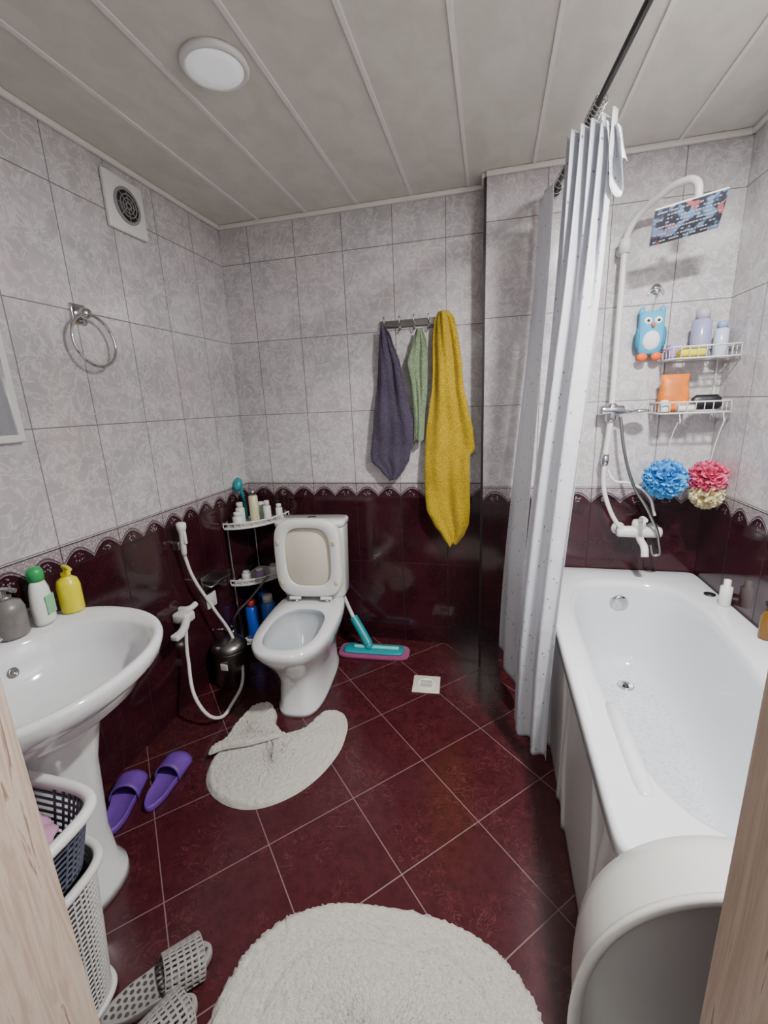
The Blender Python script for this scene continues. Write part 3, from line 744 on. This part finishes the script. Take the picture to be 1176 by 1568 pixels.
can('clear_bottle',(.925,2.21,1.565),.026,.14,mat('clearish',(190,200,215),.2),mat('capblue',(140,160,200),.3),.25)
sg=empty('yellow_sponge',(.80,2.15,1.566)); box('body',(-.05,.05),(-.028,.028),(0,.035),mat('sponge_yellow',(215,205,60),.9,bump=.5),sg,bev=.012)
ml=empty('mauve_sponge',(.745,2.20,1.566)); box('body',(-.02,.02),(-.03,.03),(0,.06),mat('sponge_mauve',(160,140,190),.9,bump=.5),ml,bev=.012)
og=empty('orange_wash_bag',(.765,2.19,1.346))
loft('body',[sring(0,0,z,a,b_,2.8,40) for z,a,b_ in ((0,.05,.03),(.01,.06,.038),(.07,.058,.034),(.12,.05,.025),(.155,.055,.015))],mat('orange_bag',(226,120,24),.5,var=.3,vs=12),og)
can('soap_tube',(.72,2.15,1.346),.02,.05,plw,plw,.3)
bs=empty('black_hair_brush',(.88,2.16,1.352)); loft('body',[sring(0,0,z,a,b_,2.5,32) for z,a,b_ in ((0,.05,.015),(.015,.06,.022),(.045,.055,.018),(.06,.04,.01))],blk,bs)
pc=empty('pumice_stone',(.80,2.145,1.346)); box('body',(-.035,.035),(-.02,.02),(0,.03),plw,pc,bev=.01)
# loofahs: many ruffled net petals
def loofah(name,loc,r,c1,c2=None):
    e=empty(name,loc)
    def pom(nm,cc,off,rad,sd,cnt=46):
        rnd=random.Random(sd); V=[];F=[]
        for k in range(cnt):
            zc=1-2*(k+.5)/cnt; ph=k*2.39996; rr_=sqrt(1-zc*zc)
            d=Vector((rr_*cos(ph),rr_*sin(ph),zc)); 
            a=d.orthogonal().normalized(); b_=d.cross(a)
            n0=len(V); S=28; wv=rnd.choice((4,5,6)); p0=rnd.uniform(0,6)
            for i,(hh,sp_) in enumerate(((.25,.04),(.62,.16),(.86,.30),(.97,.42))):
                for j in range(S):
                    t=2*pi*j/S; w=1+.35*sin(wv*t+p0)*(i/3); hz=hh+.08*cos(wv*t*1.5+p0)*(i/3)
                    V.append((d*hz+a*cos(t)*sp_*w+b_*sin(t)*sp_*w)*rad)
            for i in range(3):
                for j in range(S):
                    q=(j+1)%S; F.append((n0+i*S+j,n0+i*S+q,n0+(i+1)*S+q,n0+(i+1)*S+j))
        m=N(nm+'_net'); o=m.obj(); n=m.noise(o,60,3,.6)
        c=srgb(cc); m.l(m.mix(m.sm(n,.35,.65),tuple(x*.75 for x in c[:3])+(1,),tuple(min(1,x*1.15) for x in c[:3])+(1,)),m.b.inputs['Base Color'])
        m.b.inputs['Roughness'].default_value=.5
        t_=m.n('ShaderNodeBsdfTranslucent'); t_.inputs[0].default_value=c
        mx_=m.n('ShaderNodeMixShader'); mx_.inputs[0].default_value=.3
        m.l(m.b.outputs[0],mx_.inputs[1]); m.l(t_.outputs[0],mx_.inputs[2]); m.l(mx_.outputs[0],m.out.inputs[0])
        mesh(nm,V,F,m.m,e,loc=off)
    pom(name+'_ball',c1,(0,0,0 if not c2 else .02),r,3)
    if c2: pom(name+'_lower',c2,(.0,-.012,-.050),r*.86,8,34)
    return e
l1=loofah('blue_loofah',(.755,2.15,1.055),.080,(100,185,242))
tube('cord',[(-.0,.0,.07),(.0,-.02,.18),(.01,-.04,.247)],.0018,plw,l1)
l2=loofah('pink_loofah',(.907,2.12,1.045),.068,(236,112,152),(234,224,184))
tube('cord',[(.0,.0,.07),(.01,-.01,.18),(.023,-.02,.257)],.0018,plw,l2)
# owl toy
ot=empty('owl_bath_toy',(.665,2.235,1.68))
ob=mat('owl_blue',(70,165,205),.7); 
def ell(nm,c,r,m,p):
    bm=bmesh.new(); bmesh.ops.create_uvsphere(bm,u_segments=28,v_segments=18,radius=1)
    for v in bm.verts: v.co=Vector((v.co.x*r[0]+c[0],v.co.y*r[1]+c[1],v.co.z*r[2]+c[2]))
    me=D.meshes.new(nm); bm.to_mesh(me); bm.free(); me.materials.append(m)
    for q in me.polygons:q.use_smooth=True
    return link(D.objects.new(nm,me),p)
loft('body',[sring(0,0,z,a,b_,2.8,40) for z,a,b_ in ((-.09,.03,.01),(-.08,.045,.02),(-.03,.052,.024),(.03,.05,.024),(.07,.05,.022),(.085,.045,.015),(.088,.03,.008))],ob,ot)
ell('belly',(0,-.014,-.03),(.036,.018,.045),mat('owl_white',(225,228,232),.8),ot)
org=mat('owl_orange',(230,100,40),.6)
for i,x in enumerate((-.02,.02)):
    ell('eye_%d'%i,(x,-.022,.048),(.015,.006,.015),mat('owl_eye',(240,240,235),.5),ot)
    ell('pupil_%d'%i,(x,-.028,.048),(.006,.003,.006),blk,ot)
    ell('foot_%d'%i,(x*1.4,-.01,-.098),(.022,.014,.018),org,ot)
    ell('ear_%d'%i,(x*2.0,0,.088),(.012,.008,.022),ob,ot)
    ell('wing_%d'%i,(x*2.5,-.004,-.02),(.012,.014,.045),mat('owl_teal',(40,120,150),.7),ot)
ell('beak',(0,-.03,.030),(.007,.008,.010),org,ot)
sh2=empty('suction_hook',(.68,PW-.002,1.86))
lathe('cup',[(.022,0),(.02,.006),(.008,.012)],(0,0,0),chrome,sh2,rot=(radians(90),0,0))
join_tubes('hooks',[([(0,-.012,0),(0,-.02,-.03),(0,-.035,-.035),(0,-.036,-.02)],.0025,False,True),([(-.03,-.014,-.02),(-.02,-.014,-.004),(.02,-.014,-.004),(.03,-.014,-.02)],.0025,False,True),([(0,-.02,-.03),(-.01,-.022,-.08),(-.015,-.025,-.12)],.0015,False,True)],chrome,sh2)
# ================================================= lights
def area(name,loc,size,power,rot=(0,0,0),col=(1,1,1),shape='DISK'):
    l=D.lights.new(name,'AREA'); l.shape=shape; l.size=size; l.energy=power; l.color=col
    o=D.objects.new(name,l); o.location=loc; o.rotation_euler=rot; C.scene.collection.objects.link(o); return o
area('downlight_lamp',(.56,1.0,2.378),.15,72,col=(1,.985,.96))
area('hall_fill_light',(-.15,-.7,2.3),.5,20,rot=(radians(35),0,0),col=(1,.98,.95))  # added fill from the unseen hall side, not an actual fixture
w=D.worlds.new('world'); C.scene.world=w; w.use_nodes=True
w.node_tree.nodes['Background'].inputs[0].default_value=(.98,.97,1,1); w.node_tree.nodes['Background'].inputs[1].default_value=.4
# ================================================= camera
f_=680
Yv=Vector((168,176,-f_)).normalized(); Zv=Vector((-115,2893,f_)).normalized(); Zv=(Zv-Yv*Zv.dot(Yv)).normalized(); Xv=Yv.cross(Zv)
cam=D.cameras.new('camera'); cam.sensor_fit='AUTO'; cam.sensor_width=36; cam.lens=f_*36/1600; cam.clip_start=.01
co=D.objects.new('camera',cam); C.scene.collection.objects.link(co)
co.matrix_world=Matrix.Translation((0,0,1.43))@Matrix((Xv,Yv,Zv)).to_4x4()
C.scene.camera=co
